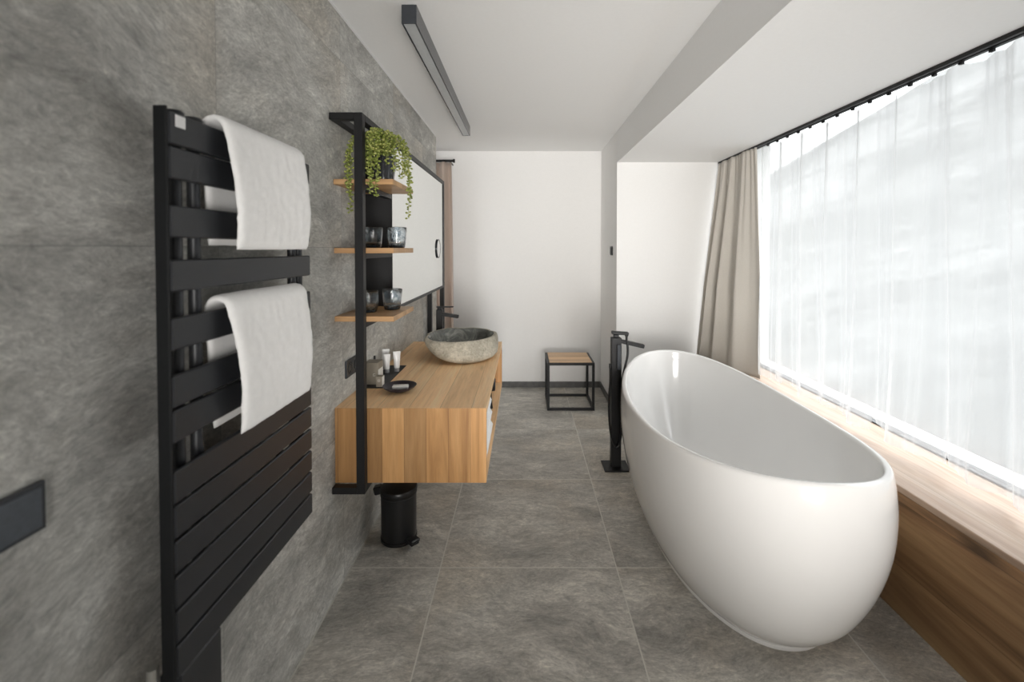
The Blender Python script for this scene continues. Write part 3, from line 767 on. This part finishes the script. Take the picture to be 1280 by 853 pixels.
# ------------------------------------------------------------------ stool by the back wall
sx0, sx1, sy0, sy1, sz = .207, .632, 4.085, 4.505, .428
st = thing('stool', 'low cube stool with black steel frame and oak seat against the back wall', 'stool', ((sx0 + sx1) / 2, (sy0 + sy1) / 2, 0))
w = .022
for x in (sx0, sx1 - w):
    for y in (sy0, sy1 - w): obj('leg', bx(x, x + w, y, y + w, 0, sz, .001), M['black'], st)
for z in (0.0, sz - w):
    nm = 'floor_rail' if z == 0 else 'seat_rail'
    for y in (sy0, sy1 - w): obj(nm, bx(sx0 + w, sx1 - w, y, y + w, z, z + w, .001), M['black'], st)
    for x in (sx0, sx1 - w): obj(nm, bx(x, x + w, sy0 + w, sy1 - w, z, z + w, .001), M['black'], st)
obj('seat', bx(sx0 + w, sx1 - w, sy0 + w, sy1 - w, sz - .012, sz + .006, .001), M['oak_stool'], st)

# ------------------------------------------------------------------ towel radiator
RX = -.690; RY0, RY1 = .900, 1.485
rad = thing('towel_radiator', 'tall anthracite slatted towel radiator on the stone wall', 'radiator', (-.72, 1.19, .58))
H = .064
tops = [1.720, 1.652, 1.536, 1.428, 1.312, 1.198, 1.128, 1.006, .936, .865, .794, .724, .653]
for z in tops:
    bm = N(); box(bm, RX - .012, RX, RY0, RY1, z - H, z, .003, 1)
    obj('slat', bm, M['rad'], rad)
for y in (.952, 1.006, 1.426, 1.466):
    bm = N(); sweep(bm, [(RX - .031, y, .585), (RX - .031, y, 1.722)], .0125, 20); lathe(bm, [(.0125, -.008), (.019, -.007), (.019, .008), (.0155, .012), (0, .012)], (RX - .031, y, 1.722), 20)
    obj('collector_tube', bm, M['rad'], rad)
for y0, y1 in ((RY0 - .007, RY0 - .0005), (RY1 + .0005, RY1 + .004)):
    bm = N(); box(bm, RX - .028, RX - .0015, y0, y1, .588 if y0 < 1 else 1.0, 1.728, .002)
    if y0 < 1: obj('side_cover', bm, M['rad_shaded'], rad)
    else: bm.free()
for y, z in ((1.006, 1.62), (1.45, 1.62), (1.006, .80), (1.45, .80)):
    bm = N(); sweep(bm, [(XL + .0005, y, z), (RX - .045, y, z)], .010, 14)
    obj('wall_bracket', bm, M['rad_shaded'], rad)
obj('valve_cover', bx(-.735, -.690, .905, 1.035, .36, .592, .006), M['rad'], rad)
bm = N(); sweep(bm, [(-.735, .893, .62), (-.735, .893, .565)], .010, 16); 
obj('air_valve', bm, M['valve'], rad, label='small pale metal valve at the lower corner')
obj('badge', bx(RX, RX + .0012, .915, .942, 1.692, 1.716, .0004), M['white_plastic'], rad, label='small silver badge on the top slat')

def hung_towel(name, ztop, zf, zb, lab, yl0, yl1, yr, seed, side=.0):
    """towel folded double, draped over a slat: front flap down to zf, back flap down to zb"""
    bm = N(); th = .0085
    # centre line in (x, z)
    line = []
    xf, xb = RX + .024, RX - .030
    m = 26
    for i in range(m): v = i / m; line.append((xf + .012 * math.sin(PI * v)**1.0 + .006 * (1 - v), zf + (ztop - .03 - zf) * v))
    xc = (xf + xb) / 2; rr = (xf - xb) / 2
    for i in range(9): a = PI * i / 8; line.append((xc + rr * math.cos(a), ztop - .03 + (.030) * math.sin(a)))
    for i in range(1, 15): v = i / 14; line.append((xb - .004 * v, ztop - .03 + (zb - ztop + .03) * v))
    n = len(line); ny = 44; outer = []; 
    # normals
    nor = []
    for i in range(n):
        a = line[max(i - 1, 0)]; b = line[min(i + 1, n - 1)]; t = Vector((b[0] - a[0], b[1] - a[1])).normalized(); nor.append(Vector((t.y, -t.x)))
    grids = []
    for sgn in (1, -1):
        g = []
        for i in range(n):
            fr_ = min(1, max(0, (ztop - line[i][1]) / (ztop - zf)))
            row = []
            for j in range(ny + 1):
                u = j / ny; yl = yl0 + (yl1 - yl0) * fr_**.9; y = yl + (yr - yl) * u
                edge = math.sqrt(max(0, 1 - abs(2 * u - 1)**16)); endk = math.sqrt(max(.02, 1 - (1 - min(1, (min(i, n - 1 - i)) / 2))**2))
                t_ = th * (.25 + .75 * edge) * endk
                wv = .0035 * mnoise.noise(Vector((y * 7, line[i][1] * 7, seed))) + .0018 * mnoise.noise(Vector((y * 40, line[i][1] * 40, seed))) + .0012 * mnoise.noise(Vector((y * 190, line[i][1] * 190, seed)))
                wv *= (1 if i < m else .35)
                off = nor[i] * (sgn * (t_) + wv)
                jy = .003 * mnoise.noise(Vector((line[i][1] * 120, seed, 3))) + .002 * mnoise.noise(Vector((line[i][1] * 30, seed, 5)))
                row.append(bm.verts.new((line[i][0] + off.x, y + jy * (1 if u < .5 else -1) * (abs(2 * u - 1)**4), line[i][1] + off.y)))
            g.append(row)
        grids.append(g)
    A, B_ = grids
    for g in grids:
        for i in range(n - 1):
            for j in range(ny): bm.faces.new((g[i][j], g[i][j + 1], g[i + 1][j + 1], g[i + 1][j]))
    for i in range(n - 1):
        for j in (0, ny): bm.faces.new((A[i][j], A[i + 1][j], B_[i + 1][j], B_[i][j]))
    for j in range(ny):
        for i in (0, n - 1): bm.faces.new((A[i][j], A[i][j + 1], B_[i][j + 1], B_[i][j]))
    return tag(obj(name, bm, M['terry'], smooth=180), lab, 'towel', 'white towels on the radiator')
hung_towel('hand_towel', 1.744, 1.448, 1.458, 'upper white terry towel hanging over the top slats of the radiator', 1.025, 1.058, 1.398, 1)
hung_towel('hand_towel', 1.338, 1.016, 1.03, 'lower white terry towel hanging over a middle slat of the radiator', 1.03, 1.068, 1.405, 2)

# near switch plate
sp = thing('light_switch', 'wide anthracite switch plate on the stone wall at the left edge near the radiator', 'switch', (XL, .66, .99))
bm = N(); box(bm, XL + .0003, XL + .009, .585, .740, .996, 1.075, .0015); obj('cover_plate', bm, M['switch'], sp)
for y in (.594, .665): obj('rocker', bx(XL + .007, XL + .013, y, y + .066, 1.003, 1.068, .0015), M['rocker'], sp, label='glossy rocker with its blue-grey reflection in the colour')
# switch on the partition
sp = thing('light_switch', 'small black switch on the white partition edge above the bath tap', 'switch', (XP, 4.18, 1.39))
obj('cover_plate', bx(XP - .010, XP - .0003, 4.14, 4.22, 1.39, 1.47, .0015), M['black'], sp)
obj('rocker', bx(XP - .014, XP - .009, 4.15, 4.21, 1.40, 1.46, .0015), M['black'], sp)

# ------------------------------------------------------------------ ceiling lamp
lp = thing('linear_ceiling_lamp', 'long black box-section ceiling lamp running above the washstand', 'ceiling light', (-.475, 2.86, ZC - .078))
ly0, ly1, lz0 = 1.92, 3.81, ZC - .078
bm = N(); box(bm, -.506, -.499, ly0, ly1, lz0, ZC, .0006); box(bm, -.451, -.444, ly0, ly1, lz0, ZC, .0006)
box(bm, -.499, -.451, ly0, ly0 + .004, lz0, ZC); box(bm, -.499, -.451, ly1 - .004, ly1, lz0, ZC); box(bm, -.499, -.451, ly0 + .004, ly1 - .004, lz0 + .02, ZC)
obj('housing', bm, M['switch'], lp)
obj('diffuser', bx(-.4988, -.4512, ly0 + .0042, ly1 - .0042, lz0 + .002, lz0 + .012), M['diffuser'], lp, label='unlit pale grey diffuser strip')

# ------------------------------------------------------------------ curtains
rail = thing('curtain_rail', 'long slim black curtain rail under the bay ceiling along the window', 'curtain rail', (1.70, 2, ZB - .03))
bm = N(); box(bm, 1.690, 1.708, -.1, YP - .01, ZB - .016, ZB, .001); box(bm, 1.664, 1.680, -.1, YP - .01, ZB - .016, ZB, .001)
obj('track', bm, M['black'], rail)
GY = [3.22 - .118 * k for k in range(27)]
for y in GY:
    obj('glider', bx(1.694, 1.706, y - .008, y + .008, ZB - .027, ZB - .0165, .001), M['black'], rail)

def sheer_fn(u, v):     # u along window, v downward
    y = 3.285 - 3.165 * u; zt = ZB - .028 - .010 * abs(math.sin(PI * (y - 3.22) / .118)); 
    n_ = mnoise.noise(Vector((y * .9, 0, 4.2))); sk_ = .05 * mnoise.noise(Vector((y * 1.3, v * 1.2, 9)))
    ph = 2 * PI * (y + sk_ * v) / .236
    amp = .021 + .010 * v
    x = 1.702 + amp * (math.sin(ph + 1.4 * n_ * v * 3) + .38 * math.sin(2 * ph + 2.6 * n_ + 1) + .09 * math.sin(5.3 * ph + 3 * n_)) + .012 * v * mnoise.noise(Vector((y * 2.3, v * .8, 1)))
    saw = ((y * 1.0 / .39 + .18) % 1.0)
    hem = .552 + .060 * saw**3 + .010 * mnoise.noise(Vector((y * 5, 0, 7)))
    z = zt + (hem - zt) * v
    return (x, y + .012 * v * math.sin(ph * .5), z)
bm = N(); sheet(bm, sheer_fn, 620, 46)
sh = tag(obj('sheer_curtain', bm, M['sheer'], smooth=180), 'translucent white sheer curtain hanging across the whole wide window', 'curtain')

def drape_fn(u, v):
    yt = 3.925 - .625 * u; yb = 3.90 - .63 * u; y = yt + (yb - yt) * v
    ph = 2 * PI * 4.3 * (u - .38 * u * u) / .81 + .35 * v - .6
    f2 = mnoise.noise(Vector((u * 6, v * .7, 2)))
    amp = (.012 + .040 * min(1, v * 1.6)) * (1 - .35 * u)
    lean = -.180 * v**1.05 * (1 - u)**.8
    x = 1.664 - .006 * u + lean + amp * (math.sin(ph) + .28 * math.sin(2 * ph + 1)) + .02 * v * f2 + .010 * math.sin(2 * PI * 13 * u) * (1 - v)**3
    y += .012 * math.cos(ph) * (.4 + .6 * v)
    return (x, y, ZB - .017 + (.519 - ZB + .017) * v)
bm = N(); sheet(bm, drape_fn, 260, 60)
o = tag(obj('drape', bm, M['drape'], smooth=180), 'heavy beige curtain gathered at the far end of the window above the bathtub', 'curtain')
md = o.modifiers.new('thickness', 'SOLIDIFY'); md.thickness = .003

cr = thing('curtain_rod', 'short black curtain rod end past the stone wall near the back wall', 'curtain rod', (-1.1, 4.55, 2.3))
bm = N(); sweep(bm, [(-1.49, 4.55, 2.315), (-.700, 4.55, 2.315)], .012, 14); obj('rod', bm, M['black'], cr)
bm = N(); sweep(bm, [(-.702, 4.55, 2.315), (-.694, 4.55, 2.315), (-.682, 4.55, 2.315)], [.012, .018, .018], 16); obj('finial', bm, M['black'], cr)
bm = N(); sweep(bm, [(-.735, 4.55, 2.315), (-.735, YB - .001, 2.315)], .007, 10); obj('bracket', bm, M['black'], cr)
def pink_fn(u, v):
    ph = 2 * PI * 5.5 * u + .5 * math.sin(3 * v)
    x = -1.30 + .585 * u + .022 * v * u + .006 * math.sin(4 * v)
    return (x, 4.55 + .038 * math.sin(ph) * (.75 + .25 * v), 2.301 + (.012 - 2.301) * v)
bm = N(); sheet(bm, pink_fn, 180, 30)
o = tag(obj('narrow_curtain', bm, M['drape_pink'], smooth=180), 'narrow dusty brown floor-length curtain showing beyond the end of the mirror', 'curtain')
md = o.modifiers.new('thickness', 'SOLIDIFY'); md.thickness = .003
